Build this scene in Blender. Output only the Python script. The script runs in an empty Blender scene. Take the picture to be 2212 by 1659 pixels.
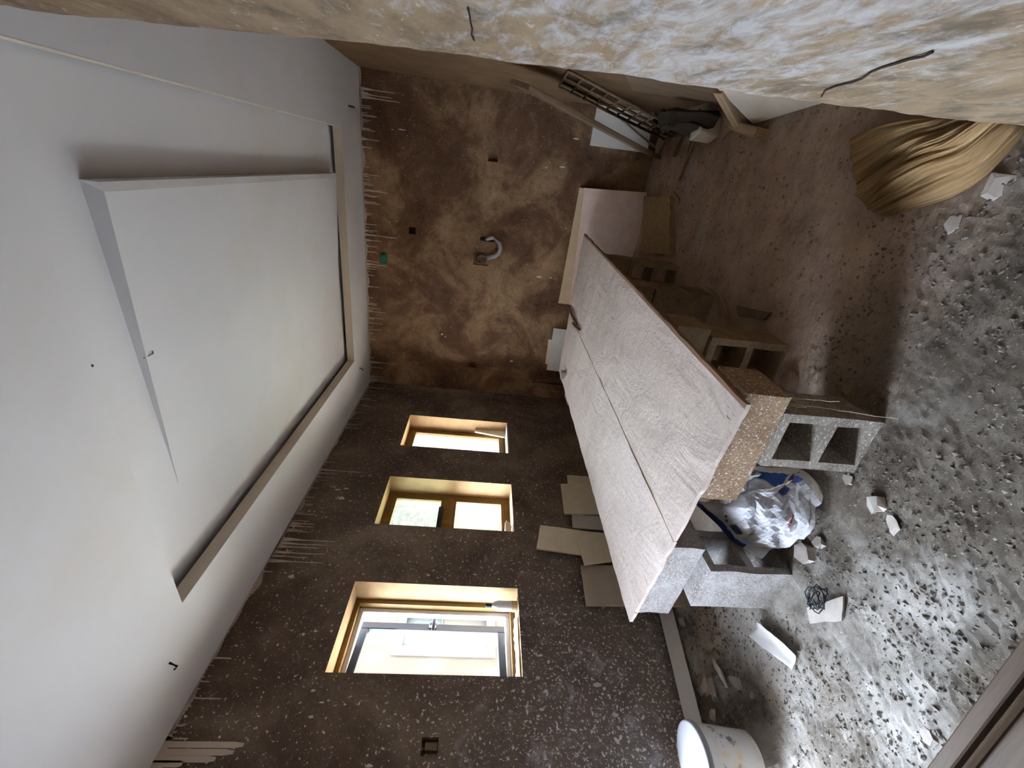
import bpy, bmesh, math, random
from mathutils import Vector, Matrix, noise
random.seed(7)
S = bpy.context.scene
COL = S.collection

# ------------------------------------------------------------------ camera
F = 883.398
RC = [[0.12711373, -0.04322041, -0.99094606],
      [-0.87943226, -0.46696174, -0.0924426],
      [-0.45873849, 0.88322066, -0.09736667]]     # rows: image right, image down, forward
H = 1.55
CAM = Vector((0, 0, H))
cd = bpy.data.cameras.new('camera'); cam = bpy.data.objects.new('camera', cd); COL.objects.link(cam)
r_, d_, f_ = [Vector(v) for v in RC]
cam.matrix_world = Matrix(((r_.x, -d_.x, -f_.x, 0), (r_.y, -d_.y, -f_.y, 0), (r_.z, -d_.z, -f_.z, H), (0, 0, 0, 1)))
cd.sensor_fit = 'HORIZONTAL'; cd.sensor_width = 36; cd.lens = F / 2212 * 36
cd.clip_start = 0.01; cd.clip_end = 200
S.camera = cam

# ------------------------------------------------------------------ light
w = bpy.data.worlds.new('sky'); S.world = w; w.use_nodes = True
bg = w.node_tree.nodes['Background']
bg.inputs[0].default_value = (0.68, 0.81, 1.0, 1); bg.inputs[1].default_value = 9.5
sl = bpy.data.lights.new('sun', 'SUN'); sl.energy = 30.0; sl.angle = 0.02; sl.color = (1, 0.96, 0.9)
so = bpy.data.objects.new('sun', sl); COL.objects.link(so)
so.rotation_euler = Vector((0.02, 0.62, -0.78)).to_track_quat('-Z', 'Y').to_euler()
S.view_settings.view_transform = 'Standard'; S.view_settings.look = 'None'
S.view_settings.gamma = 1; S.view_settings.use_curve_mapping = False
S.view_settings.exposure = 2.58

# ------------------------------------------------------------------ pixel helpers (a pixel gives a direction only)
def ray(x, y):
    a, b = (x - 1106) / F, (y - 829.5) / F
    return r_ * a + d_ * b + f_
def onX(x, y, X): d = ray(x, y); return CAM + d * (X / d.x)
def onY(x, y, Y): d = ray(x, y); return CAM + d * (Y / d.y)
def onZ(x, y, Z): d = ray(x, y); return CAM + d * ((Z - H) / d.z)

# ------------------------------------------------------------------ materials
def c(r, g, b):
    f = lambda v: (v / 255 / 12.92) if v <= 10 else ((v / 255 + .055) / 1.055) ** 2.4
    return (f(r), f(g), f(b), 1)
class M:
    def __init__(s, name, rough=.9, spec=.2):
        s.m = bpy.data.materials.new(name); s.m.use_nodes = True; s.t = s.m.node_tree
        s.b = s.t.nodes['Principled BSDF']; s.b.inputs['Roughness'].default_value = rough
        s.b.inputs['Specular IOR Level'].default_value = spec
        s.co = s.t.nodes.new('ShaderNodeTexCoord').outputs['Object']; s.bump_prev = None
    def n(s, typ, **kw):
        x = s.t.nodes.new(typ)
        for k, v in kw.items(): setattr(x, k, v)
        return x
    def l(s, a, b): s.t.links.new(a, b)
    def mapped(s, sc=(1, 1, 1), rot=(0, 0, 0), loc=(0, 0, 0), co=None):
        mp = s.n('ShaderNodeMapping'); mp.inputs['Scale'].default_value = sc
        mp.inputs['Rotation'].default_value = rot; mp.inputs['Location'].default_value = loc
        s.l(co or s.co, mp.inputs[0]); return mp.outputs[0]
    def noise(s, scale, detail=6, rough=.6, dist=0., sc=None, loc=(0, 0, 0)):
        x = s.n('ShaderNodeTexNoise'); x.inputs['Scale'].default_value = scale
        x.inputs['Detail'].default_value = detail; x.inputs['Roughness'].default_value = rough
        x.inputs['Distortion'].default_value = dist
        s.l(s.mapped(sc or (1, 1, 1), loc=loc), x.inputs['Vector']); return x.outputs[0]
    def voro(s, scale, feature='F1', sc=None):
        x = s.n('ShaderNodeTexVoronoi', feature=feature); x.inputs['Scale'].default_value = scale
        s.l(s.mapped(sc or (1, 1, 1)), x.inputs['Vector']); return x.outputs['Distance']
    def ramp(s, fac, stops):
        x = s.n('ShaderNodeValToRGB'); e = x.color_ramp.elements
        while len(e) < len(stops): e.new(.5)
        for i, (p, col) in enumerate(stops):
            e[i].position = p; e[i].color = col if len(col) == 4 else (*col, 1)
        s.l(fac, x.inputs[0]); return x.outputs[0]
    def thr(s, fac, a, b): return s.ramp(fac, [(a, (0, 0, 0, 1)), (b, (1, 1, 1, 1))])
    def mth(s, op, a, b=None, clamp=False):
        x = s.n('ShaderNodeMath', operation=op); x.use_clamp = clamp
        for i, v in enumerate((a, b)):
            if v is None: continue
            if isinstance(v, (int, float)): x.inputs[i].default_value = v
            else: s.l(v, x.inputs[i])
        return x.outputs[0]
    def mix(s, fac, a, b):
        x = s.n('ShaderNodeMix', data_type='RGBA')
        for i, v in ((0, fac), (6, a), (7, b)):
            if isinstance(v, (int, float)): x.inputs[i].default_value = v
            elif isinstance(v, tuple): x.inputs[i].default_value = v
            else: s.l(v, x.inputs[i])
        return x.outputs[2]
    def xyz(s, co=None):
        x = s.n('ShaderNodeSeparateXYZ'); s.l(co or s.co, x.inputs[0]); return x.outputs
    def lin(s, v, a, b):          # 0 at a, 1 at b
        x = s.n('ShaderNodeMapRange'); x.inputs[1].default_value = a; x.inputs[2].default_value = b
        s.l(v, x.inputs[0]); return x.outputs[0]
    def color(s, v):
        if isinstance(v, tuple): s.b.inputs['Base Color'].default_value = v
        else: s.l(v, s.b.inputs['Base Color'])
        return s
    def bump(s, h, strength=.3, dist=.01):
        x = s.n('ShaderNodeBump'); x.inputs['Strength'].default_value = strength; x.inputs['Distance'].default_value = dist
        s.l(h, x.inputs['Height'])
        if s.bump_prev: s.l(s.bump_prev, x.inputs['Normal'])
        s.bump_prev = x.outputs[0]; s.l(x.outputs[0], s.b.inputs['Normal']); return s

def plain(name, col, rough=.8, spec=.2, metal=0, var=.12, vs=8, bump=.1, bs=60):
    m = M(name, rough, spec); m.b.inputs['Metallic'].default_value = metal
    dk = tuple(x * (1 - var * 2) for x in col[:3]) + (1,)
    m.color(m.ramp(m.noise(vs, 5), [(.3, dk), (.7, col)]))
    if bump: m.bump(m.noise(bs, 4), bump, .004)
    return m.m

# ---- ceiling paint
m = M('ceiling_paint', .85, .15)
m.color(m.mix(m.thr(m.noise(1.6, 6), .5, .85), c(222, 223, 226), c(216, 211, 206)))
m.bump(m.noise(60, 3), .05, .002); CEIL = m.m
FASCIA = plain('fascia_paint', c(214, 200, 182), .85, var=.03, bump=.05)
# ---- far wall
m = M('stained_far_wall', .95, .1)
base = m.ramp(m.noise(1.7, 9, .66, .5), [(.30, c(82, 60, 47)), (.46, c(119, 90, 70)), (.58, c(158, 129, 99)), (.72, c(183, 150, 124))])
blot = m.thr(m.noise(4.2, 8, .7, .3), .50, .66)
base = m.mix(m.mth('MULTIPLY', blot, .55), base, c(75, 51, 38))
gr = m.noise(55, 6, .75)
base = m.mix(m.mth('MULTIPLY', m.thr(gr, .54, .66), .5), base, c(52, 39, 32))
base = m.mix(m.thr(m.noise(95, 2, .5), .70, .74), base, c(226, 204, 175))
base = m.mix(m.mth('MULTIPLY', m.thr(m.noise(24, 5, .7, .5, (1, 1, .3)), .66, .72), .6), base, c(195, 173, 145))
m.color(base).bump(m.noise(30, 8, .7), .35, .012); FARW = m.m
# ---- left wall
m = M('stained_window_wall', .95, .1)
xx, yy, zz = m.xyz()
base = m.ramp(m.noise(1.5, 9, .66, .5), [(.30, c(82, 67, 58)), (.45, c(112, 95, 82)), (.58, c(137, 121, 102)), (.72, c(156, 139, 125))])
base = m.mix(m.mth('MULTIPLY', m.thr(m.noise(5, 8, .7, .4), .5, .68), .5), base, c(68, 56, 49))
base = m.mix(m.mth('MULTIPLY', m.thr(m.noise(60, 6, .75), .54, .66), .45), base, c(58, 50, 46))
low = m.mth('MULTIPLY', m.lin(yy, 2.5, .9), m.lin(zz, 1.9, .9), True)
base = m.mix(m.mth('MULTIPLY', low, .55), base, c(133, 125, 124))
spl = m.mth('ADD', m.noise(52, 3, .6), m.mth('MULTIPLY', low, .06))
base = m.mix(m.thr(spl, .648, .675), base, c(235, 229, 225))
spl2 = m.mth('ADD', m.noise(90, 2, .5), m.mth('MULTIPLY', low, .06))
base = m.mix(m.thr(spl2, .69, .72), base, c(226, 218, 211))
sm = m.mth('ADD', m.noise(7, 9, .75, 1.2), m.mth('MULTIPLY', low, .09))
base = m.mix(m.mth('MULTIPLY', m.thr(sm, .60, .74), .5), base, c(205, 203, 209))
m.color(base).bump(m.noise(30, 8, .7), .35, .012); LEFTW = m.m
RIGHTW = plain('dusty_right_wall', c(132, 104, 76), .95, var=.15, vs=5, bump=.3, bs=30)
# ---- near jamb plaster
m = M('smeared_jamb_plaster', .95, .1)
xx, yy, zz = m.xyz()
base = m.ramp(m.noise(9, 9, .7, .2, (1, .6, 1.2)), [(.30, c(106, 91, 74)), (.5, c(140, 119, 95)), (.7, c(157, 136, 110))])
zone = m.lin(m.mth('ABSOLUTE', m.mth('SUBTRACT', zz, 1.2)), .62, 0.05)
white = m.mth('ADD', m.noise(16, 10, .72, .5, (1, .55, 1.2)), m.mth('MULTIPLY', zone, .17))
base = m.mix(m.mth('MULTIPLY', m.thr(white, .56, .74), .85), base, c(176, 171, 168))
base = m.mix(m.mth('MULTIPLY', m.thr(m.noise(50, 4, .65, .4, (1, .55, 1.2)), .63, .68), .7), base, c(180, 171, 157))
gg = m.mth('ADD', m.noise(11, 9, .72, .3, (1, .6, 1.0), (4, 2, 1)), m.mth('MULTIPLY', m.lin(zz, 1.1, .3), .10))
base = m.mix(m.mth('MULTIPLY', m.thr(gg, .55, .68), .7), base, c(91, 83, 72))
m.color(base).bump(m.noise(40, 9, .72, .4, (1, .6, 1)), .6, .012); JAMB = m.m
# ---- floor
m = M('dust_and_rubble_ground', .97, .1)
xx, yy, zz = m.xyz()
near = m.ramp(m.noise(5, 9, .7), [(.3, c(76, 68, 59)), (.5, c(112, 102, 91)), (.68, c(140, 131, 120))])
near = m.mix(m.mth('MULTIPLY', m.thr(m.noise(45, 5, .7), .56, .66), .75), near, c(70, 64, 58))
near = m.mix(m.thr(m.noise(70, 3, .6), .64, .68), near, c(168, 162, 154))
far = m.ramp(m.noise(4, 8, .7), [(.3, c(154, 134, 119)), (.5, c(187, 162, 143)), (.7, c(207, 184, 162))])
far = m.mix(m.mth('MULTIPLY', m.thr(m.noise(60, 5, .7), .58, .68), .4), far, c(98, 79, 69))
shadow_msk = m.mth('ADD', m.mth('ADD', yy, m.mth('MULTIPLY', xx, .12)), m.mth('MULTIPLY', m.noise(3, 4), .5))  # brown dirt tone; its front boundary puts the table's shadow edge into the colour
base = m.mix(m.lin(shadow_msk, 1.45, 1.9), near, far)
white = m.mth('ADD', m.noise(2.2, 5), m.mth('MULTIPLY', m.lin(xx, -.7, -1.7), .2))
base = m.mix(m.mth('MULTIPLY', m.thr(white, .58, .74), .75), base, c(190, 184, 176))  # white dust, heavier toward the window wall: doorway light pool painted in
grn = m.mth('MULTIPLY', m.thr(m.noise(3, 6, .7), .5, .65), m.lin(yy, 1.2, .5))
base = m.mix(m.mth('MULTIPLY', grn, .5), base, c(98, 92, 80))
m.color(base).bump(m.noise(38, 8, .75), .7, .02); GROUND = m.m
# ---- plaster-coated boards
def coated(name, seed, body=c(222, 212, 204)):
    m = M(name, .85, .2)
    base = m.ramp(m.noise(2.2, 6, .6, .3, loc=(seed, 0, 0)), [(.3, tuple(v * .86 for v in body[:3]) + (1,)), (.6, body)])
    base = m.mix(m.mth('MULTIPLY', m.thr(m.noise(48, 6, .75, .4, (1, .4, 1), (seed, 1, 0)), .57, .66), .5), base, c(160, 140, 122))
    base = m.mix(m.thr(m.noise(14, 3, .5, .2, (2.2, .22, 1), (0, seed, 0)), .70, .72), base, c(120, 104, 88))
    m.color(base)
    m.bump(m.noise(5, 9, .6, 1.0, (1, .5, 1), (seed, 0, 0)), .55, .04).bump(m.noise(40, 7, .72), .55, .010)
    return m.m
TABLE_A = coated('plaster_coated_board', 1.0, c(206, 188, 176)); TABLE_B = coated('plaster_coated_plank', 4.0, c(206, 189, 178))
# ---- concrete blocks
def block_mat(name, a, b, sp, amt):
    m = M(name, .96, .1)
    base = m.ramp(m.noise(9, 8, .7), [(.3, a), (.68, b)])
    base = m.mix(m.mth('MULTIPLY', m.thr(m.noise(48, 6, .75), .56, .66), .6), base, tuple(v * .45 for v in a[:3]) + (1,))
    base = m.mix(m.thr(m.noise(95, 3, .6, .8, (1, 1, 1.8), (3, 3, 3)), .64 - amt, .68 - amt), base, sp)
    m.color(base).bump(m.noise(60, 7, .75), .7, .012); return m.m
BLK = block_mat('speckled_block', c(132, 104, 80), c(168, 140, 112), c(222, 214, 206), .06)
BLK2 = block_mat('whitewashed_block', c(132, 120, 108), c(176, 172, 170), c(186, 184, 184), .10)
BLK3 = block_mat('tan_block', c(120, 98, 76), c(168, 144, 114), c(190, 168, 138), .0)
BLK4 = block_mat('grey_hollow_block', c(120, 110, 98), c(172, 162, 150), c(214, 208, 202), .06)
# ---- wood etc
def wood(name, a, b, axis=1, rough=.6, sc=6):
    m = M(name, rough, .3); v = [14, 14, 14]; v[axis] = .8
    base = m.ramp(m.noise(sc, 6, .65, 1.2, tuple(v[i] / 6 for i in range(3))), [(.3, a), (.7, b)])
    m.color(base).bump(m.noise(sc * 3, 5, .6, 1, tuple(v[i] / 6 for i in range(3))), .2, .005); return m.m
WOODEDGE = wood('raw_board_edge', c(110, 80, 62), c(150, 118, 94))
DOORW = wood('varnished_door_wood', c(60, 45, 31), c(92, 70, 49), 0)
OLDW = wood('weathered_dark_wood', c(92, 74, 58), c(140, 116, 92), 2)
STICKW = wood('raw_stick_wood', c(140, 112, 84), c(184, 158, 128), 2)
FRAMEB = wood('golden_brown_frame', c(104, 78, 34), c(140, 108, 54), 2, .5)
FRAMED = plain('dark_grey_frame', c(30, 30, 33), .5, .4, var=.1)
FRAMEW = plain('white_frame', c(226, 226, 230), .5, var=.04)
REVEAL = plain('worn_reveal_plaster', c(184, 150, 110), .9, var=.14, vs=7, bump=.2)
PINK = plain('pinkish_panel_paint', c(236, 208, 194), .8, var=.08, vs=10, bump=.35, bs=24)
TANB = plain('tan_panel_face', c(220, 194, 158), .8, var=.1, vs=6)
CREAM = plain('cream_board', c(236, 222, 194), .85, var=.07, vs=9, bump=.2)
WHITEB = plain('white_board', c(220, 214, 208), .85, var=.05, vs=6)
GREYB = plain('dusty_grey_board', c(206, 190, 172), .9, var=.1, vs=6, bump=.2)
MOTT = plain('mottled_brown_slab', c(186, 160, 122), .95, var=.2, vs=26, bump=.5, bs=40)
DARKB = plain('dark_grimy_board', c(66, 54, 44), .9, var=.2)
STEEL = plain('rusty_grille_steel', c(132, 106, 80), .6, .4, .3, var=.25, vs=30)
SHARD = plain('plaster_shard', c(180, 170, 160), .95, var=.12, vs=14, bump=.4)
PAPER = plain('white_sheet', c(192, 188, 185), .8, var=.04, bump=.1)
BLACKW = plain('black_cable', c(34, 40, 48), .6, .3, var=.1)
GREYT = plain('grey_conduit', c(176, 170, 172), .6, .3, var=.1)
GREENC = plain('green_cap', c(60, 128, 108), .6, .3, var=.15)
DRIP = plain('white_paint_drips', c(214, 196, 180), .8, var=.06, bump=0)
STRAND = plain('pale_fibre', c(224, 208, 180), .8, var=.05, bump=0)
STONE = plain('grey_gravel', c(136, 128, 118), .95, var=.36, vs=26, bump=.4)
DIRTST = plain('brown_clod', c(158, 134, 112), .97, var=.2, vs=9, bump=.5)
LIDM = plain('bucket_lid_plastic', c(158, 158, 162), .5, .3, var=.02, bump=0)
DIMCREAMW = plain('darkened_cream_render', c(52, 43, 33), .9, var=.04, vs=2, bump=.1)  # cream wall, surround and panes darkened in colour to offset the strong exposure
DIMCREAMS = plain('darkened_pale_surround', c(55, 47, 38), .9, var=.03, vs=2, bump=.05)
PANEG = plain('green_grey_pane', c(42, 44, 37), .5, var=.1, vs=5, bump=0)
PANEC = plain('darkened_cream_pane', c(49, 45, 36), .7, var=.04, bump=0)
BOUNCE_PAVE = plain('pale_bounce_paving', c(196, 192, 184), .95, var=.08, vs=1)
YARD = plain('grey_yard_ground', c(84, 88, 94), .95, var=.08, vs=1)
# bucket with worn print band
m = M('bucket_plastic', .5, .3); xx, yy, zz = m.xyz()
band = m.mth('MULTIPLY', m.lin(zz, .10, .115), m.lin(zz, .215, .20), True)
pr = m.mix(m.thr(m.noise(9, 5, .7, .4, (1, 1, .6)), .5, .56), c(224, 218, 214), c(226, 206, 166))
pr = m.mix(m.thr(m.noise(16, 5, .7, .3, (1, 1, 1.6), (2, 5, 1)), .57, .62), pr, c(120, 124, 140))
pr = m.mix(m.thr(m.noise(12, 3, .6, .2, (1, 1, 2), (7, 1, 3)), .66, .69), pr, c(40, 44, 110))
m.color(m.mix(band, m.mix(m.thr(m.noise(12, 5), .5, .8), c(224, 219, 214), c(200, 194, 188)), pr)); BUCKET = m.m
# glass
def glass(name, tint, haze, texture=0, rough=.05):
    m = bpy.data.materials.new(name); m.use_nodes = True; t = m.node_tree; n = t.nodes; n.clear()
    out = n.new('ShaderNodeOutputMaterial'); tr = n.new('ShaderNodeBsdfTransparent'); tr.inputs[0].default_value = tint
    df = n.new('ShaderNodeBsdfTranslucent'); df.inputs[0].default_value = (*[v * .95 for v in tint[:3]], 1)
    d2 = n.new('ShaderNodeBsdfDiffuse'); d2.inputs[0].default_value = c(190, 186, 170)
    ad = n.new('ShaderNodeMixShader'); ad.inputs[0].default_value = .4; t.links.new(df.outputs[0], ad.inputs[1]); t.links.new(d2.outputs[0], ad.inputs[2])
    gl = n.new('ShaderNodeBsdfGlossy'); gl.inputs[1].default_value = rough
    m1 = n.new('ShaderNodeMixShader'); m2 = n.new('ShaderNodeMixShader')
    t.links.new(tr.outputs[0], m1.inputs[1]); t.links.new(ad.outputs[0], m1.inputs[2])
    nz = n.new('ShaderNodeTexNoise'); nz.inputs['Scale'].default_value = 22 if texture else 6; nz.inputs['Detail'].default_value = 6
    tc = n.new('ShaderNodeTexCoord'); mp = n.new('ShaderNodeMapping'); mp.inputs['Scale'].default_value = (1, 1, .35) if texture == 2 else (1, 1, 1)
    t.links.new(tc.outputs['Object'], mp.inputs[0]); t.links.new(mp.outputs[0], nz.inputs['Vector'])
    rp = n.new('ShaderNodeValToRGB'); rp.color_ramp.elements[0].position = .45; rp.color_ramp.elements[1].position = .7
    h = haze; rp.color_ramp.elements[0].color = (h * .6, h * .6, h * .6, 1); rp.color_ramp.elements[1].color = (min(1, h * 1.5),) * 3 + (1,)
    t.links.new(nz.outputs[0], rp.inputs[0]); t.links.new(rp.outputs[0], m1.inputs[0])
    m2.inputs[0].default_value = .05; t.links.new(m1.outputs[0], m2.inputs[1]); t.links.new(gl.outputs[0], m2.inputs[2])
    t.links.new(m2.outputs[0], out.inputs[0]); return m
GCLEAR = glass('clear_pane', (.9, .91, .9, 1), .012)
GDIRTY = glass('dirty_textured_pane', (.56, .62, .55, 1), .12, 1)
GFILM = glass('peeling_film_pane', (.72, .7, .67, 1), .16, 2)

# ------------------------------------------------------------------ mesh helpers
def obj(name, verts, faces, mat, parent=None, smooth=False, loc=None, rot=None):
    me = bpy.data.meshes.new(name); me.from_pydata([tuple(v) for v in verts], [], faces); me.update()
    return link(name, me, mat, parent, smooth, loc, rot)
def link(name, me, mat, parent=None, smooth=False, loc=None, rot=None):
    if mat and not me.materials: me.materials.append(mat)
    if smooth:
        for p in me.polygons: p.use_smooth = True
    o = bpy.data.objects.new(name, me); COL.objects.link(o)
    if parent: o.parent = parent
    if loc is not None: o.location = loc
    if rot is not None: o.rotation_euler = rot
    return o
def tag(o, label=None, cat=None, group=None, kind=None):
    for k, v in (('label', label), ('category', cat), ('group', group), ('kind', kind)):
        if v: o[k] = v
    return o
def thing(name, label, cat, loc=(0, 0, 0), rot=(0, 0, 0), group=None):
    o = bpy.data.objects.new(name, None); COL.objects.link(o); o.location = loc; o.rotation_euler = rot; o.empty_display_size = .05
    return tag(o, label, cat, group)
def struct(name, label=None):
    o = bpy.data.objects.new(name, None); COL.objects.link(o); o.empty_display_size = .05
    return tag(o, label, None, None, 'structure')
def boxmesh(name, sx, sy, sz, bevel=0, cuts=0, jit=0, seed=0, nscale=9):
    bm = bmesh.new(); bmesh.ops.create_cube(bm, size=1)
    for v in bm.verts: v.co = Vector((v.co.x * sx, v.co.y * sy, v.co.z * sz))
    if cuts: bmesh.ops.subdivide_edges(bm, edges=bm.edges[:], cuts=cuts, use_grid_fill=True)
    if bevel:
        ed = [e for e in bm.edges if len(e.link_faces) == 2 and e.calc_face_angle(0) > .5]
        bmesh.ops.bevel(bm, geom=ed, offset=bevel, segments=1, affect='EDGES')
    if jit:
        for v in bm.verts:
            q = v.co * nscale + Vector((seed * 3.7, seed * 1.3, seed * 2.1))
            v.co += noise.noise_vector(q) * jit
    me = bpy.data.meshes.new(name); bm.to_mesh(me); bm.free(); return me
def box(name, cen, size, mat, parent=None, rot=(0, 0, 0), bevel=.002, cuts=0, jit=0, seed=0):
    return link(name, boxmesh(name, *size, bevel, cuts, jit, seed), mat, parent, False, cen, rot)
def slab(name, quad, thick, mat, parent=None, cuts=0, jit=0, seed=0, origin=True, bow=0, edge_mat=None, rag=0, edge_sel=None):
    """plate whose top face is the 4 given corners, thickness along its normal (away from n)"""
    a, b, q, d = [Vector(v) for v in quad]
    n = (b - a).cross(d - a).normalized(); k = cuts + 1; top = []
    o = (a + b + q + d) / 4 if origin else Vector()
    for j in range(k + 1):
        for i in range(k + 1):
            u, v = i / k, j / k
            p = a.lerp(b, u).lerp(d.lerp(q, u), v)
            if jit: p = p + n * noise.noise(p * 7 + Vector((seed, 0, 0))) * jit
            if rag and (i in (0, k) or j in (0, k)):
                w = noise.noise_vector(p * 14 + Vector((seed * 2, 3, 1))); p = p + (w - n * w.dot(n)) * rag
            if bow: p = p + n * bow * (4 * v * (1 - v))
            top.append(p - o)
    N = len(top); V = top + [p - n * thick for p in top]; Fc = []
    ix = lambda i, j: j * (k + 1) + i
    for j in range(k):
        for i in range(k):
            t = (ix(i, j), ix(i + 1, j), ix(i + 1, j + 1), ix(i, j + 1))
            Fc.append(t); Fc.append(tuple(x + N for x in reversed(t)))
    nt = len(Fc)
    for i in range(k):
        for (p, r) in ((ix(i + 1, 0), ix(i, 0)), (ix(i, k), ix(i + 1, k)), (ix(0, i), ix(0, i + 1)), (ix(k, i + 1), ix(k, i))):
            Fc.append((p, r, r + N, p + N))
    me = bpy.data.meshes.new(name); me.from_pydata([tuple(v) for v in V], [], Fc); me.update(); me.materials.append(mat)
    if edge_mat:
        me.materials.append(edge_mat)
        for i in range(nt, len(Fc)):
            if edge_sel is None or (i - nt) % 4 == edge_sel: me.polygons[i].material_index = 1
        if edge_sel == 3:                                    # bare strip where the coat stops short of the edge
            for j in range(k): me.polygons[2 * (j * k + k - 1)].material_index = 1
    return link(name, me, None, parent, False, o)
def tube_data(pts, r, seg=8, closed_ends=True, r2=None):
    pts = [Vector(p) for p in pts]; V = []; Fc = []
    up = Vector((.3, .2, 1)).normalized()
    for i, p in enumerate(pts):
        t = (pts[min(i + 1, len(pts) - 1)] - pts[max(i - 1, 0)]).normalized()
        a = t.cross(up)
        if a.length < .05: a = t.cross(Vector((1, 0, 0)))
        a.normalize(); b = t.cross(a)
        rr = r if r2 is None else r + (r2 - r) * i / (len(pts) - 1)
        for k in range(seg):
            g = 2 * math.pi * k / seg; V.append(p + a * math.cos(g) * rr + b * math.sin(g) * rr)
    for i in range(len(pts) - 1):
        for k in range(seg):
            Fc.append((i * seg + k, i * seg + (k + 1) % seg, (i + 1) * seg + (k + 1) % seg, (i + 1) * seg + k))
    if closed_ends:
        Fc.append(tuple(range(seg - 1, -1, -1))); Fc.append(tuple((len(pts) - 1) * seg + k for k in range(seg)))
    return V, Fc
def join(parts):
    V, Fc = [], []
    for v, f in parts:
        o = len(V); V += v; Fc += [tuple(i + o for i in t) for t in f]
    return V, Fc
def tube(name, pts, r, mat, parent=None, seg=8, r2=None, smooth=True):
    V, Fc = tube_data(pts, r, seg, True, r2)
    if parent: return obj(name, V, Fc, mat, parent, smooth)
    o = Vector(V[0]); return obj(name, [v - o for v in V], Fc, mat, None, smooth, o)
def lathe(name, prof, mat, parent=None, seg=40, loc=None):
    V, Fc = [], []
    for (r, z) in prof:
        for k in range(seg):
            g = 2 * math.pi * k / seg; V.append((r * math.cos(g), r * math.sin(g), z))
    for i in range(len(prof) - 1):
        for k in range(seg):
            Fc.append((i * seg + k, i * seg + (k + 1) % seg, (i + 1) * seg + (k + 1) % seg, (i + 1) * seg + k))
    return obj(name, V, Fc, mat, parent, True, loc)
def beam(name, a, b, w, t, mat, parent=None, side=None, cuts=0, jit=0, seed=0):
    """rectangular bar from a to b, width w along side, thickness t"""
    a, b = Vector(a), Vector(b); z = (b - a).normalized()
    s = Vector(side or (1, 0, 0)); s = (s - z * s.dot(z)).normalized(); n = z.cross(s)
    me = boxmesh(name, w, t, (b - a).length, min(w, t) * .08, cuts, jit, seed)
    o = link(name, me, mat, parent); rot = Matrix((s, n, z)).transposed().to_4x4(); rot.translation = (a + b) / 2
    o.matrix_world = rot; return o
def cells(lo, hi, cuts): return sorted({lo, hi, *[v for v in cuts if lo < v < hi]})
def holed(name, P, u0, u1, v0, v1, holes, mat, parent=None, res=.35):
    """wall sheet; P(u,v,d)->point, holes (u0,u1,v0,v1,depth,back?) get inner faces"""
    us = cells(u0, u1, [h[0] for h in holes] + [h[1] for h in holes]); vs = cells(v0, v1, [h[2] for h in holes] + [h[3] for h in holes])
    V, Fc = [], []
    def q(*p):
        o = len(V); V.extend(p); Fc.append((o, o + 1, o + 2, o + 3))
    for i in range(len(us) - 1):
        for j in range(len(vs) - 1):
            cu, cv = (us[i] + us[i + 1]) / 2, (vs[j] + vs[j + 1]) / 2
            if any(h[0] < cu < h[1] and h[2] < cv < h[3] for h in holes): continue
            q(P(us[i], vs[j], 0), P(us[i + 1], vs[j], 0), P(us[i + 1], vs[j + 1], 0), P(us[i], vs[j + 1], 0))
    for (a, b, e, f, d, back) in holes:
        for (p, r) in (((a, e), (b, e)), ((b, e), (b, f)), ((b, f), (a, f)), ((a, f), (a, e))):
            q(P(*p, 0), P(*r, 0), P(*r, d), P(*p, d))
        if back: q(P(a, e, d), P(b, e, d), P(b, f, d), P(a, f, d))
    return obj(name, V, Fc, mat, parent)

# ------------------------------------------------------------------ room shell
XL, XR, YF, YB, ZC = -2.486, .63, 4.5, -1.9, 2.785
WIN = [(3.285, 3.835), (2.29, 2.83), (1.255, 1.80)]; WZ0, WZ1 = 1.115, 2.185
DOOR = (.12, .79, 0.0, 2.0)
def rect_px(f, k, p, q):
    a, b = f(*p, k), f(*q, k); return a, b
# left wall, with reveals in their own plaster
a, b = onX(912, 1592, XL), onX(944, 1634, XL)
SOCK = (min(a.y, b.y), max(a.y, b.y), min(a.z, b.z), max(a.z, b.z))
holes = [(y0, y1, WZ0, WZ1, 0, False) for y0, y1 in WIN] + [(*DOOR, 0, False), (*SOCK, .05, True)]
wl = holed('wall_left', lambda u, v, d: Vector((XL - d, u, v)), YB, YF, -.15, 3.0, holes, LEFTW)
tag(wl, 'stained brown plaster wall with three narrow windows', None, None, 'structure')
WT = .30
V, Fc = [], []
for (y0, y1) in WIN:
    pass
ow = holed('outer_face', lambda u, v, d: Vector((XL - WT, u, v)), YB, YF + .3, -.15, 3.0, [(y0, y1, WZ0, WZ1, 0, False) for y0, y1 in WIN] + [(*DOOR, 0, False)], DIMCREAMW, wl)
for i, (u0, u1, v0, v1) in enumerate([(*WIN[0], WZ0, WZ1), (*WIN[1], WZ0, WZ1), (*WIN[2], WZ0, WZ1), DOOR]):
    V, Fc = [], []
    n = 8
    ring = [(u0 + (u1 - u0) * k / n, v0) for k in range(n)] + [(u1, v0 + (v1 - v0) * k / n) for k in range(n)] + \
           [(u1 - (u1 - u0) * k / n, v1) for k in range(n)] + [(u0, v1 - (v1 - v0) * k / n) for k in range(n)]
    for d in (0, .1, .2, WT):
        for (u, v) in ring: V.append((XL - d, u, v))
    R = len(ring)
    for s in range(3):
        for k in range(R): Fc.append((s * R + k, s * R + (k + 1) % R, (s + 1) * R + (k + 1) % R, (s + 1) * R + k))
    obj('reveal', V, Fc, REVEAL, wl)
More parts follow.
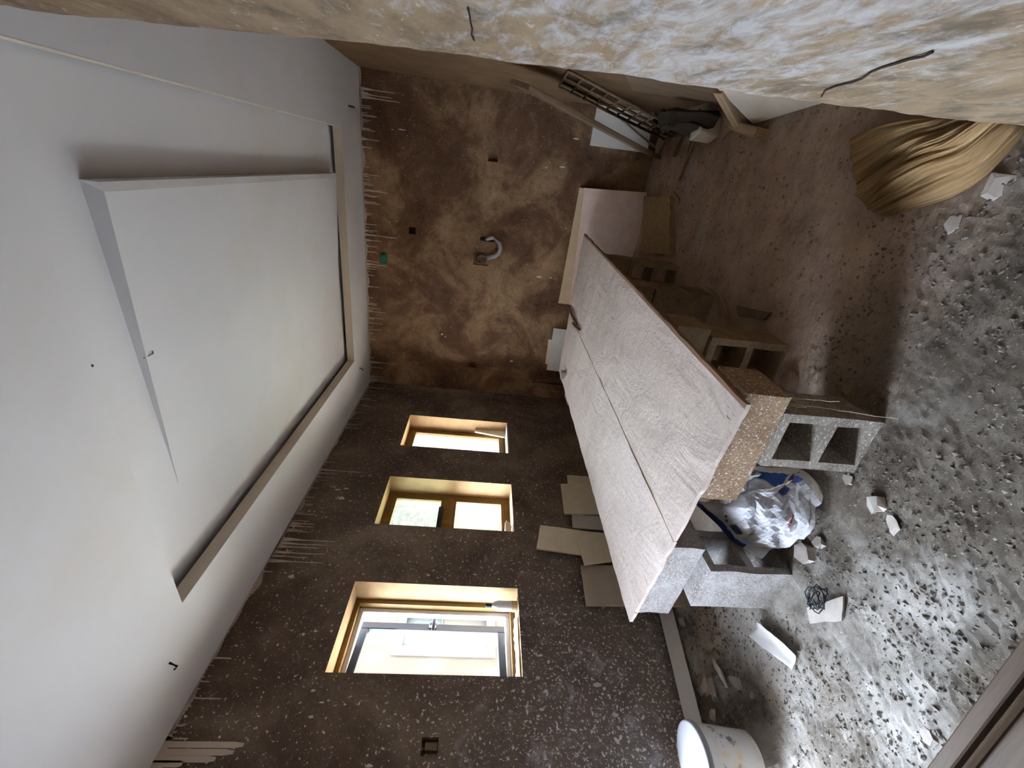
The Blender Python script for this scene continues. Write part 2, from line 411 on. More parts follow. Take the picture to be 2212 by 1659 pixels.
# far wall
def hp(p, q, d=.05):
    a, b = onY(*p, YF), onY(*q, YF); return (min(a.x, b.x), max(a.x, b.x), min(a.z, b.z), max(a.z, b.z), d, True)
wf = holed('wall_far', lambda u, v, d: Vector((u, YF + d, v)), XL, XR, -.15, 3.0,
           [hp((1057, 318), (1075, 351)), hp((883, 490), (898, 507), .07), hp((1038, 509), (1066, 523), .05), hp((1024, 546), (1054, 575), .04), hp((1014, 780), (1027, 794), .05), hp((1150, 823), (1214, 832), .05)], FARW)
tag(wf, 'blotchy dark brown far wall under dripped white paint', None, None, 'structure')
wr = obj('wall_right', [(XR, 1.2, -.15), (XR, YF, -.15), (XR, YF, 3), (XR, 1.2, 3)], [(0, 1, 2, 3)], RIGHTW)
tag(wr, 'narrow olive brown side wall beside the far wall', None, None, 'structure')
wb = obj('wall_back', [(XL, YB, -.15), (.8, YB, -.15), (.8, YB, 3), (XL, YB, 3)], [(3, 2, 1, 0)], RIGHTW); tag(wb, kind='structure')
# near jamb: rough edge close to the camera
EDGE = [onY(x, y, 1.2) for x, y in ((-60, 8), (0, 15), (200, 37), (400, 58), (700, 86), (950, 112), (1200, 145), (1450, 178), (1700, 212), (1950, 243), (2190, 268))]
EDGE = [Vector((EDGE[0].x, 1.2, 3.0))] + EDGE + [Vector((.275, 1.2, 0)), Vector((.28, 1.2, -.15))]
def edge_x(z):
    for a, b in zip(EDGE, EDGE[1:]):
        if b.z <= z <= a.z: return a.x + (b.x - a.x) * (a.z - z) / max(1e-6, a.z - b.z)
    return EDGE[0].x
V, Fc = [], []
zs = [3.0 - 3.15 * i / 120 for i in range(121)]
ys = [1.2, 1.195, 1.18, 1.15, 1.1, 1.05, 1.0, .95, .9, .85, .8, .75, .7, .6, .4, .1, -.5, -1.2, YB]
for z in zs:
    x = edge_x(z)
    row = [(XR + .02, 1.2, z), (x + .12, 1.2, z), (x + .03, 1.2, z), (x + .008 + .004 * noise.noise((0, 0, z * 30)), 1.199, z)]
    for y in ys[1:]:
        k = min(1, (1.2 - y) / .05)
        row.append((x - .004 * k + .006 * noise.noise((y * 7, 3, z * 7)) + .003 * noise.noise((y * 30, 5, z * 24)), y, z))
    V += row
W = len(row)
for j in range(120):
    for i in range(W - 1): Fc.append((j * W + i, (j + 1) * W + i, (j + 1) * W + i + 1, j * W + i + 1))
wj = obj('wall_right_near', V, Fc, JAMB, None, False); tag(wj, 'close plastered wall end with white smears and a crack', None, None, 'structure')
# crack in the jamb
def crack(name, pxs, x_of, r):
    pts = []
    for (px, py) in pxs:
        d = ray(px, py); X = .25
        for _ in range(6):
            p = CAM + d * (X / d.x); X = edge_x(p.z) - .004 + .006 * noise.noise((p.y * 7, 3, p.z * 7)) + .003 * noise.noise((p.y * 30, 5, p.z * 24))
        pts.append(CAM + d * ((X - .003) / d.x))
    V, Fc = tube_data(pts, r, 5); o = obj(name, V, Fc, DARKB, wj)
crack('crack', [(1775, 208), (1782, 196), (1805, 186), (1840, 178), (1862, 170), (1880, 156), (1905, 146), (1940, 136), (1965, 128), (1995, 122), (2015, 112)], None, .0022)
crack('crack', [(1010, 18), (1014, 32), (1016, 48), (1020, 62), (1018, 75), (1024, 87)], None, .0016)

# ceiling: soffit ring with cavity above, upper slab, hanging wedge panel
RX0, RX1, RY0, RY1 = -1.955, .135, 1.265, 3.945
ce = holed('ceiling', lambda u, v, d: Vector((u, v, ZC + d)), XL - .01, .9, YB, YF + .01, [(RX0, RX1, RY0, RY1, .07, False)], CEIL)
tag(ce, 'white painted ceiling with a shallow recessed tray', None, None, 'structure')
obj('upper_ceiling', [(XL - .3, YB - .1, 2.885), (1.0, YB - .1, 2.885), (1.0, YF + .3, 2.885), (XL - .3, YF + .3, 2.885)], [(3, 2, 1, 0)], CEIL, ce)
for nm, q in (('fascia', [(RX0 + .001, RY0, ZC), (RX0 + .001, RY1, ZC), (RX0 + .001, RY1, ZC + .07), (RX0 + .001, RY0, ZC + .07)]),
              ('fascia', [(RX0, RY1 - .001, ZC), (RX1, RY1 - .001, ZC), (RX1, RY1 - .001, ZC + .07), (RX0, RY1 - .001, ZC + .07)]),
              ('fascia', [(RX1 - .001, RY0, ZC), (RX1 - .001, RY1, ZC), (RX1 - .001, RY1, ZC + .07), (RX1 - .001, RY0, ZC + .07)])):
    obj(nm, q, [(0, 1, 2, 3)], FASCIA, ce)
px0, px1, py0, py1 = -1.5, -.205, 1.56, 3.87
V = [(px0, py0, 2.8835), (px1 - .03, py0, 2.822), (px1 - .03, py1, 2.822), (px0, py1, 2.8835), (px0, py0, 2.885), (px1, py0 - .005, 2.885), (px1, py1, 2.885), (px0, py1, 2.885), (px1, py0 - .01, 2.826), (px1, py1, 2.826)]
obj('hanging_panel', V, [(3, 2, 1, 0), (4, 5, 6, 7), (0, 1, 8, 5, 4), (1, 2, 9, 8), (8, 9, 6, 5), (2, 3, 7, 6, 9)], CEIL, ce)
# pin-like ceiling wires
for (px, py, dx, dy, z) in ((752, 228, 10, 4, ZC), (777, 795, 3, 5, ZC), (177, 787, 4, 3, 2.885), (366, 1432, 3, 14, ZC)):
    p = onZ(px, py, z); q = onZ(px + dx, py + dy, z - .01)
    tube('ceiling_wire', [p, (p + q) / 2 - Vector((0, 0, .03)), q - Vector((0, 0, .015))], .005, BLACKW, ce, 6)
p = onZ(328, 752, 2.865); q = onZ(310, 774, 2.86)
tube('ceiling_wire', [p, (p + q) / 2 - Vector((0, 0, .02)), q], .003, GREYT, ce, 5)

# paint drips below the ceiling edge
def drips(name, wall, plane, px_list, rnd, span, off):
    V, Fc = [], []
    def strip(u, z0, z1, w0, w1):
        o = len(V); N = 7
        for i in range(N + 1):
            t = i / N; z = z0 + (z1 - z0) * t; w = w0 + (w1 - w0) * min(1, t * 2.2)
            if i == N: w *= .5
            uu = u + .004 * noise.noise((u * 20, z * 14, 1)); w *= 1 + .35 * noise.noise((u * 50, z * 40, 2))
            for s in (-1, 1): V.append(off(uu + s * w, z))
        for i in range(N): Fc.append((o + 2 * i, o + 2 * i + 1, o + 2 * i + 3, o + 2 * i + 2))
    for (py, px) in px_list:
        p = plane(px, py); u = p.y if span[2] == 'y' else p.x
        strip(u, ZC + .01, p.z, .012 + random.random() * .008, .0035)
    for k in range(rnd):
        u = random.uniform(*span[:2]); d = noise.noise((u * 1.7, 0, 5.3))
        if d < -.12: continue
        L = .02 + .13 * random.random() ** 2.2 * (1 + d)
        strip(u, ZC + .01, ZC - L, random.uniform(.005, .013), random.uniform(.002, .004))
    # ragged paint lip
    u = span[0]
    while u < span[1]:
        L = .008 + .035 * max(0, noise.noise((u * 6, 9, 1)) + .25); strip(u, ZC + .01, ZC - L, .014, .009); u += .018
    o = obj(name, V, Fc, DRIP, wall); o['kind'] = 'stuff'
FD = [(202, 854), (213, 848), (222, 865), (253, 815), (305, 820), (320, 805), (381, 822), (400, 807), (418, 841), (425, 820), (442, 823), (515, 858), (522, 825), (534, 815), (546, 816),
      (566, 818), (575, 836), (582, 812), (595, 810), (621, 819), (787, 859), (819, 822), (825, 845)]
LD = [(842, 850), (855, 812), (866, 812), (920, 770), (926, 775), (1000, 724), (1021, 780), (1055, 690), (1075, 681), (1133, 680), (1139, 677), (1146, 655), (1150, 668), (1171, 725), (1179, 707), (1185, 690), (1198, 697), (1205, 665), (1217, 698), (1236, 590), (1594, 385)]
drips('paint_drips', wf, lambda x, y: onY(x, y, YF), FD, 150, (XL, XR, 'x'), lambda u, z: (u, YF - .003, z))
drips('paint_drips', wl, lambda x, y: onX(x, y, XL), LD, 150, (.95, YF, 'y'), lambda u, z: (XL + .003, u, z))
# four thick runs at the near end, and flat paint splashes
V, Fc = [], []
for (py, px) in ((1610, 527), (1626, 505), (1641, 466), (1651, 394)):
    p = onX(px, py, XL); o = len(V)
    for i in range(9):
        z = ZC + (p.z - ZC) * i / 8; ww = (.012 if i < 8 else .007)
        V += [(XL + .004, p.y - ww, z), (XL + .004, p.y + ww, z)]
    Fc += [(o + 2 * i, o + 2 * i + 1, o + 2 * i + 3, o + 2 * i + 2) for i in range(8)]
a, b = onX(385, 1605, XL), onX(350, 1658, XL)
o = len(V); V += [(XL + .003, a.y, ZC), (XL + .003, b.y - .1, ZC), (XL + .003, b.y - .1, ZC - .09), (XL + .003, a.y - .02, ZC - .03)]; Fc.append((o, o + 1, o + 2, o + 3))
o = obj('paint_runs', V, Fc, DRIP, wl); o['kind'] = 'stuff'
def splash(name, wall, lst, left):
    V, Fc = [], []
    for (px, py, r, e) in lst:
        r *= .6
        cc = onX(px, py, XL) if left else onY(px, py, YF); o = len(V); N = 14
        for k in range(N):
            g = 2 * math.pi * k / N; rr = r * (1 + .45 * noise.noise((px + math.cos(g) * 1.5, py + math.sin(g) * 1.5, 0)))
            du, dz = math.cos(g) * rr, math.sin(g) * rr * e
            V.append((XL + .003, cc.y + du, cc.z + dz) if left else (cc.x + du, YF - .003, cc.z + dz))
        Fc.append(tuple(range(o, o + N)))
    o = obj(name, V, Fc, WHITEB, wall); o['kind'] = 'stuff'
splash('paint_splashes', wl, [(738, 1077, .03, 1.3), (730, 1058, .014, 3), (748, 1056, .012, 2.6), (722, 1052, .008, 3), (630, 1246, .022, 1.3), (645, 1238, .006, 2), (682, 1364, .01, 2), (716, 1364, .012, 1.2), (655, 1371, .014, 1),
                              (672, 1549, .012, 1.6), (676, 1492, .01, 1.6), (695, 1518, .007, 3), (798, 1655, .012, 2), (872, 1552, .009, 1.3), (903, 1560, .009, 1.3), (935, 1561, .01, 1.4), (731, 1262, .006, 1.5),
                              (1290, 1480, .02, 2.2), (1330, 1545, .016, 1.6), (1185, 1430, .014, 1.3), (1162, 1465, .016, 1.2), (1085, 1470, .012, 1.4), (1230, 1530, .01, 1.3), (1258, 1558, .01, 1.3), (1385, 1510, .012, 1.3), (1170, 1533, .012, 2)], True)
splash('paint_splashes', wf, [(868, 280, .008, 7), (848, 280, .006, 3), (880, 293, .004, 2), (1164, 598, .016, 3), (1195, 735, .01, 3), (955, 722, .02, 1.0), (962, 727, .012, 1), (1105, 780, .012, 3), (1190, 600, .01, 2), (1215, 361, .012, 4), (1180, 362, .01, 2), (1245, 300, .012, 4), (842, 480, .008, 1.6), (858, 478, .006, 2), (1222, 493, .008, 2)], False)

# floor: uneven ground sheet with a debris bank along the window wall
def ground_z(x, y):
    z = .012 * noise.noise((x * 2, y * 2, 0)) + .007 * noise.noise((x * 9, y * 9, 1)) + .005 * noise.noise((x * 26, y * 26, 2))
    if y < 1.7: z += .006 * noise.noise((x * 45, y * 45, 3))
    k = max(0, 1 - (x - XL) / .34); q = max(0, min(1, (2.1 - y) / 1.1)) * max(0, min(1, (y - .62) / .2))
    z += (.13 * q + .035 * max(0, min(1, (y - .62) / .2))) * k * k * (3 - 2 * k) * (1 + .35 * noise.noise((x * 8, y * 8, 4)))
    return z
nx, ny = 190, 330; V, Fc = [], []
x0, x1, y0, y1 = XL - .31, .68, YB, YF + .02
for j in range(ny + 1):
    y = y0 + (y1 - y0) * j / ny
    for i in range(nx + 1):
        x = x0 + (x1 - x0) * i / nx; V.append((x, y, ground_z(x, y)))
for j in range(ny):
    for i in range(nx):
        a = j * (nx + 1) + i; Fc.append((a, a + 1, a + nx + 2, a + nx + 1))
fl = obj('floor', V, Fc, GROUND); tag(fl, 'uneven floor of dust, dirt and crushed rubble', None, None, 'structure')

# outside: yard, neighbour house, added bounce paving
yd = obj('yard', [(-14, -14, -.12), (XL - .3, -14, -.12), (XL - .3, 14, -.12), (-14, 14, -.12)], [(0, 1, 2, 3)], YARD); tag(yd, kind='structure')
pv = box('bounce_paving', (XL - .3 - 2.6, 7.6, -.11), (5.2, 12.4, .04), BOUNCE_PAVE); tag(pv, kind='structure')  # unseen pale slab added to bounce daylight up through the windows
XN = -7.4
a, b = onX(878, 1346, XN), onX(1050, 1402, XN)
NW = (min(a.y, b.y) , max(a.y, b.y) + .25, min(a.z, b.z), max(a.z, b.z))
nb = thing('neighbour_building', 'cream rendered house outside with a green-tinted window, seen through the windows', 'building', (XN, 4, -.12))
def npart(o): o.location = o.location - Vector(nb.location); return o
npart(holed('wall', lambda u, v, d: Vector((XN - d, u, v)), 1.0, 19, -.12, 3.45, [(*NW, .16, False)], DIMCREAMW, nb))
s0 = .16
fr = npart(holed('surround', lambda u, v, d: Vector((XN + .03 - d, u, v)), NW[0] - s0, NW[1] + s0, NW[2] - s0, NW[3] + s0, [(*NW, .05, False)], DIMCREAMS, nb))
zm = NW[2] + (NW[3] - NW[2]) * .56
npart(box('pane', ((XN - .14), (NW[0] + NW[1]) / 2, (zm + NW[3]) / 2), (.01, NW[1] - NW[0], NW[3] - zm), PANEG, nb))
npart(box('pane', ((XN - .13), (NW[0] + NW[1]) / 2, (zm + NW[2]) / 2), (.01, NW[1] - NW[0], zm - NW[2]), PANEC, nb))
npart(box('mullion', (XN - .11, (NW[0] + NW[1]) / 2, zm), (.03, NW[1] - NW[0], .03), DIMCREAMS, nb))

# ------------------------------------------------------------------ windows
FX = XL - .175
def ring_frame(par, name, y0, y1, z0, z1, x, w, d, mat):
    box(name, (x - d / 2, y0 + w / 2, (z0 + z1) / 2), (d, w, z1 - z0), mat, par); box(name, (x - d / 2, y1 - w / 2, (z0 + z1) / 2), (d, w, z1 - z0), mat, par)
    box(name, (x - d / 2, (y0 + y1) / 2, z0 + w / 2), (d, y1 - y0 - 2 * w, w), mat, par); box(name, (x - d / 2, (y0 + y1) / 2, z1 - w / 2), (d, y1 - y0 - 2 * w, w), mat, par)
w1 = struct('window_1', 'far brown-framed single pane window with whitish film')
y0, y1 = WIN[0]
ring_frame(w1, 'frame', y0, y1, WZ0, WZ1, FX, .035, .06, FRAMEB)
ring_frame(w1, 'sash', y0 + .035, y1 - .035, WZ0 + .035, WZ1 - .035, FX + .01, .045, .045, FRAMEB)
box('pane', (FX - .02, (y0 + y1) / 2, (WZ0 + WZ1) / 2), (.005, y1 - y0 - .15, WZ1 - WZ0 - .15), GFILM, w1, bevel=0)
box('sill_board', (XL - .09, (y0 + y1) / 2, WZ0 + .006), (.16, y1 - y0 - .01, .012), WHITEB, w1)
w2 = struct('window_2', 'middle brown window split by a crossbar into two panes')
y0, y1 = WIN[1]; zmid = 1.655
ring_frame(w2, 'frame', y0, y1, WZ0, WZ1, FX, .045, .06, FRAMEB)
box('crossbar', (FX - .02, (y0 + y1) / 2, zmid), (.07, y1 - y0 - .09, .075), FRAMEB, w2)
ring_frame(w2, 'sash', y0 + .045, y1 - .045, zmid + .037, WZ1 - .045, FX, .03, .04, FRAMEB)
ring_frame(w2, 'sash', y0 + .045, y1 - .045, WZ0 + .045, zmid - .037, FX, .03, .04, FRAMEB)
box('pane', (FX - .02, (y0 + y1) / 2, (zmid + WZ1) / 2), (.005, y1 - y0 - .14, WZ1 - zmid - .14), GDIRTY, w2, bevel=0)
box('pane', (FX - .02, (y0 + y1) / 2, (zmid + WZ0) / 2), (.005, y1 - y0 - .14, zmid - WZ0 - .14), GCLEAR, w2, bevel=0)
box('latch', (FX + .018, (y0 + y1) / 2 - .03, zmid + .06), (.03, .24, .035), FRAMED, w2)
w3 = struct('window_3', 'near window with a dark grey casement swung open')
y0, y1 = WIN[2]
ring_frame(w3, 'frame', y0, y1, WZ0, WZ1, FX, .03, .09, FRAMEB)
ring_frame(w3, 'outer_frame', y0 + .03, y1 - .03, WZ0 + .03, WZ1 - .03, FX - .05, .028, .05, FRAMEW)
sw = bpy.data.objects.new('casement', None); COL.objects.link(sw); sw.parent = w3; sw.location = (FX - .06, y0 + .05, 0); sw.rotation_euler = (0, 0, math.radians(15))
sy, sz0, sz1 = y1 - y0 - .10, WZ0 + .05, WZ1 - .05
for nm, cy, cz, ly, lz in (('stile', .027, (sz0 + sz1) / 2, .055, sz1 - sz0), ('stile', sy - .027, (sz0 + sz1) / 2, .055, sz1 - sz0), ('rail', sy / 2, sz0 + .027, sy - .11, .055), ('rail', sy / 2, sz1 - .027, sy - .11, .055)):
    box(nm, (0, cy, cz), (.045, ly, lz), FRAMED, sw, bevel=.004)
box('pane', (0, sy / 2, (sz0 + sz1) / 2), (.005, sy - .10, sz1 - sz0 - .10), GCLEAR, sw, bevel=0)
box('handle', (.035, sy - .03, 1.66), (.03, .02, .05), FRAMED, sw); box('handle', (.055, sy - .045, 1.655), (.014, .10, .022), FRAMED, sw)

# ------------------------------------------------------------------ work table boards on blocks
TZ = .602; TT = .018
A, Bq, Cq, Dq = onZ(1262, 505, TZ), onZ(1612, 875, TZ), onZ(1360, 1345, TZ), onZ(1207, 800, TZ)
sF, sN = onZ(1238, 690, TZ), onZ(1455, 1168, TZ)          # seam between the two boards
sF = A.lerp(Dq, (sF.x - A.x) / (Dq.x - A.x)); sN = Bq.lerp(Cq, (sN.x - Bq.x) / (Cq.x - Bq.x))
g = Vector((.005, 0, 0))
o = slab('wide_board', [sN + g, Bq, A, sF + g], TT, TABLE_A, None, 40, .006, 1, edge_mat=WOODEDGE, rag=.008, edge_sel=3)
q_ = [sN + g * 1.2, sN - g * 1.2, sF - g * 1.2, sF + g * 1.2]
tag(o, 'wide plaster-coated work board laid across concrete blocks, its right half', 'board')
fp = slab('joint_filler', [v + Vector((0, 0, -.003)) for v in (q_[1], q_[0], q_[3], q_[2])], .012, TANB, None, 10, .004, 3); fp.parent = o; fp.location = fp.location - o.location
o = slab('narrow_board', [Cq, sN - g, sF - g, Dq], TT, TABLE_B, None, 40, .006, 5, rag=.008)
tag(o, 'narrower plaster-coated board on the window side of the work table', 'board')

def block_mesh(L, Wd, D, web=.035, cores=2, seed=0, jit=.004):
    """local: length Z (0..L), width X, core axis Y"""
    bm = bmesh.new(); xs = [-Wd / 2, -Wd / 2 + web, 0, Wd / 2 - web, Wd / 2]
    zs = [0]; ch = (L - web * (cores + 1)) / cores
    for k in range(cores): zs += [web + k * (ch + web), web + k * (ch + web) + ch / 2, web + k * (ch + web) + ch]
    zs.append(L); ysn = [-D / 2 + D * i / 5 for i in range(6)]
    hole = lambda i, j: 0 < i < 3 and (j % 3) != 0
    vert = {}
    def vv(i, k, j):
        key = (i, k, j)
        if key not in vert: vert[key] = bm.verts.new((xs[i], ysn[k], zs[j]))
        return vert[key]
    nz = len(zs) - 1
    solid = lambda i, j: 0 <= i < 4 and 0 <= j < nz and not (i in (1, 2) and (j % 3) != 0)
    for i in range(4):
        for j in range(nz):
            if not solid(i, j): continue
            bm.faces.new((vv(i, 0, j), vv(i + 1, 0, j), vv(i + 1, 0, j + 1), vv(i, 0, j + 1)))
            bm.faces.new((vv(i, 5, j + 1), vv(i + 1, 5, j + 1), vv(i + 1, 5, j), vv(i, 5, j)))
            for k in range(5):
                if not solid(i - 1, j): bm.faces.new((vv(i, k, j), vv(i, k, j + 1), vv(i, k + 1, j + 1), vv(i, k + 1, j)))
                if not solid(i + 1, j): bm.faces.new((vv(i + 1, k, j), vv(i + 1, k + 1, j), vv(i + 1, k + 1, j + 1), vv(i + 1, k, j + 1)))
                if not solid(i, j - 1): bm.faces.new((vv(i, k, j), vv(i, k + 1, j), vv(i + 1, k + 1, j), vv(i + 1, k, j)))
                if not solid(i, j + 1): bm.faces.new((vv(i, k, j + 1), vv(i + 1, k, j + 1), vv(i + 1, k + 1, j + 1), vv(i, k + 1, j + 1)))
    bmesh.ops.subdivide_edges(bm, edges=bm.edges[:], cuts=1, use_grid_fill=True)
    for v in bm.verts: v.co += noise.noise_vector(v.co * 14 + Vector((seed * 5, seed, 0))) * jit
    me = bpy.data.meshes.new('concrete_block'); bm.to_mesh(me); bm.free(); return me
GB = 'concrete blocks propping the work boards'
def cblock(label, loc, L, Wd, D, mat, seed, cores=2, axes=None, yaw=0):
    o = link('concrete_block', block_mesh(L, Wd, D, seed=seed, cores=cores), mat)
    mm = Matrix([Vector(a) for a in (axes or ((1, 0, 0), (0, 1, 0), (0, 0, 1)))]).transposed().to_4x4()
    mm = Matrix.Rotation(yaw, 4, 'Z') @ mm; mm.translation = loc; o.matrix_world = mm
    return tag(o, label, 'block', GB)
SIDE = ((0, 1, 0), (-1, 0, 0), (0, 0, 1))                    # standing, cores facing sideways
LIE = ((0, -1, 0), (0, 0, 1), (-1, 0, 0))                    # lying along -X, cores upright
UZ = .408; UH = TZ - TT - UZ - .006
cblock('hollow grey block standing on end, nearest under the right board corner', (-.775, 1.325, -.02), UZ + .018, .235, .2, BLK4, 1, yaw=.03)
cblock('white-speckled tan block lying on top of the nearest standing block', (-.585, 1.335, UZ + UH / 2), .505, .215, UH, BLK, 2, 2, LIE, -.03)
cblock('whitewashed block standing on end under the near left board corner', (-1.60, 1.315, -.02), UZ + .018, .23, .26, BLK2, 3, 2, SIDE, -.03)
cblock('whitewashed block lying under the near left board corner', (-1.42, 1.40, UZ + UH / 2), .525, .25, UH, BLK2, 4, 2, LIE, -.06)
cblock('tan hollow block standing second along the right board edge', (-.705, 1.925, -.02), UZ + .018, .23, .2, BLK3, 5)
cblock('tan block lying on the second standing block', (-.56, 1.95, UZ + UH / 2), .45, .2, UH, BLK3, 6, 2, LIE)
cblock('dark hollow block standing third along the right board edge, openings sideways', (-.685, 2.73, -.02), UZ + .018, .23, .24, BLK3, 7, 2, SIDE)
cblock('brown block lying on the third standing block', (-.56, 2.74, UZ + UH / 2), .45, .2, UH, BLK3, 8, 2, LIE)
cblock('hollow block with two open cores standing farthest under the boards', (-.60, 3.33, -.02), UZ + .018, .2, .19, BLK3, 9)
cblock('brown block lying on the farthest standing block', (-.50, 3.34, UZ + UH / 2), .45, .19, UH, BLK3, 10, 2, LIE)
# far left supports, hidden from here but carrying the narrow board
cblock('hollow block standing under the far left end of the boards', (-1.75, 3.6, -.02), UZ + .018, .2, .2, BLK3, 11)
cblock('block lying under the far left end of the boards', (-1.5, 3.6, UZ + UH / 2), .5, .2, UH, BLK3, 12, 2, LIE)

# fibre strands hanging on the near block
parts = []
for (a, b, z0, z1, sag) in (((1625, 862), (1925, 905), .45, .03, .02), ((1640, 872), (1730, 880), .42, .33, .01), ((1660, 858), (1800, 868), .42, .25, .02), ((1630, 1062), (1700, 1035), .43, .36, .01)):
    p, q = onZ(*a, z0) + Vector((.012, -.02, 0)), onZ(*b, z1) + Vector((.012, -.02, 0))
    pts = [p.lerp(q, t / 12) + Vector((.006 * noise.noise((t * .7, z0, 1)), 0, -sag * math.sin(math.pi * t / 12) + .008 * noise.noise((t * .6, z1, 4)))) for t in range(13)]
    parts.append(tube_data(pts, .0013, 5))
o = obj('fibre_strands', *join(parts), STRAND); tag(o, 'loose pale fibre strands hanging over the nearest block', 'strands', None, 'stuff')
# twig and fittings lying on the boards
zt = TZ + .010
tw = thing('broken_twig', 'thin brown broken twig lying on the far end of the boards', 'twig', onZ(1238, 690, zt))
def loc(par, o): o.location = o.location - Vector(par.location); return o
def local_pts(par, pts): return [Vector(p) - Vector(par.location) for p in pts]
tube('stem', local_pts(tw, [onZ(1226, 659, zt), onZ(1236, 682, zt + .01), onZ(1245, 700, zt)]), .012, WOODEDGE, tw, 7)
tube('fork', local_pts(tw, [onZ(1237, 698, zt), onZ(1243, 706, zt + .005), onZ(1252, 712, zt)]), .011, WOODEDGE, tw, 7)
p = onZ(1212, 795, TZ + .03)
o = link('plaster_lump', boxmesh('plaster_lump', .07, .08, .05, .006, 3, .02, 3), SHARD, None, False, (p.x - .02, p.y - .12, TZ + .026)); tag(o, 'small plaster lump on the far left corner of the boards', 'lump')

# cement sack
m = M('printed_sack_plastic', .55, .35)
uv = m.n('ShaderNodeUVMap').outputs[0]; uu, vv, _ = m.xyz(uv)
nz = m.n('ShaderNodeTexNoise'); nz.inputs['Scale'].default_value = 9; m.l(uv, nz.inputs['Vector'])
ud = m.mth('ADD', uu, m.mth('MULTIPLY', m.mth('SUBTRACT', nz.outputs[0], .5), .05))
def rect(u0, u1, v0, v1, e=.006):
    a = m.mth('MULTIPLY', m.lin(ud, u0 - e, u0 + e), m.lin(ud, u1 + e, u1 - e)); b = m.mth('MULTIPLY', m.lin(vv, v0 - e, v0 + e), m.lin(vv, v1 + e, v1 - e))
    return m.mth('MULTIPLY', a, b)
base = m.mix(m.thr(m.noise(14, 5), .45, .75), c(190, 190, 194), c(166, 162, 160))
lines = m.thr(m.mth('FRACT', m.mth('MULTIPLY', vv, 26)), .8, .86)
txt = m.n('ShaderNodeTexNoise'); txt.inputs['Scale'].default_value = 1; mp = m.mapped((120, 26, 1), co=uv); m.l(mp, txt.inputs['Vector'])
tm = m.mth('MULTIPLY', m.mth('MULTIPLY', lines, m.thr(txt.outputs[0], .46, .5)), rect(.2, .7, .3, .68))
base = m.mix(m.mth('MULTIPLY', tm, .7), base, c(110, 116, 140))
for r, col in ((rect(-.02, .085, 0, .74), c(26, 44, 92)), (rect(.085, .16, .60, .76), c(150, 170, 214)), (rect(.13, .20, .34, .44), c(54, 66, 92)), (rect(.80, .93, .10, .38), c(36, 72, 132)), (rect(.74, .82, .40, .48), c(48, 62, 106)),
               (rect(.86, .95, .40, .56), c(62, 46, 70)), (rect(.80, .92, .58, .70), c(70, 92, 158)), (rect(.60, .70, .70, .745), c(168, 66, 62))):
    base = m.mix(r, base, col)
base = m.mix(m.mth('MULTIPLY', rect(.95, 1.1, .1, 1.1, .02), .8), base, c(178, 164, 142))
dust = m.thr(m.noise(30, 6, .7), .5, .62)
base = m.mix(m.mth('MULTIPLY', m.mth('MULTIPLY', m.lin(vv, .7, .85), dust), .6), base, c(176, 164, 152))
m.color(base).bump(m.noise(16, 6, .7, .8), .35, .02); SACK = m.m
NET = [[(1503, 1090, 1.47), (1555, 1080, 1.46), (1598, 1050, 1.44), (1634, 1010, 1.42)],
       [(1548, 1132, 1.43), (1600, 1098, 1.34), (1640, 1060, 1.34), (1692, 1016, 1.40)],
       [(1580, 1168, 1.40), (1632, 1138, 1.31), (1684, 1096, 1.30), (1738, 1020, 1.37)],
       [(1605, 1183, 1.38), (1665, 1165, 1.27), (1715, 1122, 1.25), (1766, 1044, 1.32)],
       [(1640, 1206, 1.36), (1695, 1178, 1.26), (1745, 1132, 1.22), (1778, 1072, 1.25)]]
def onYc(x, y, Y):
    p = onY(x, y, Y); return p if p.z > .03 else onZ(x, y, .03)
def onYx(x, y, Y):
    p = onYc(x, y, Y); return p if p.x > -1.44 else onX(x, y, -1.44)
NETP = [[onYx(*q) for q in row] for row in NET]
def cr(p0, p1, p2, p3, t):
    return .5 * ((2 * p1) + (p2 - p0) * t + (2 * p0 - 5 * p1 + 4 * p2 - p3) * t * t + (3 * p1 - p0 - 3 * p2 + p3) * t ** 3)
def spline(ps, t):
    n = len(ps) - 1; f = min(max(t, 0), .99999) * n; i = int(f); g = lambda k: ps[min(max(k, 0), n)]
    return cr(g(i - 1), g(i), g(i + 1), g(i + 2), f - i)
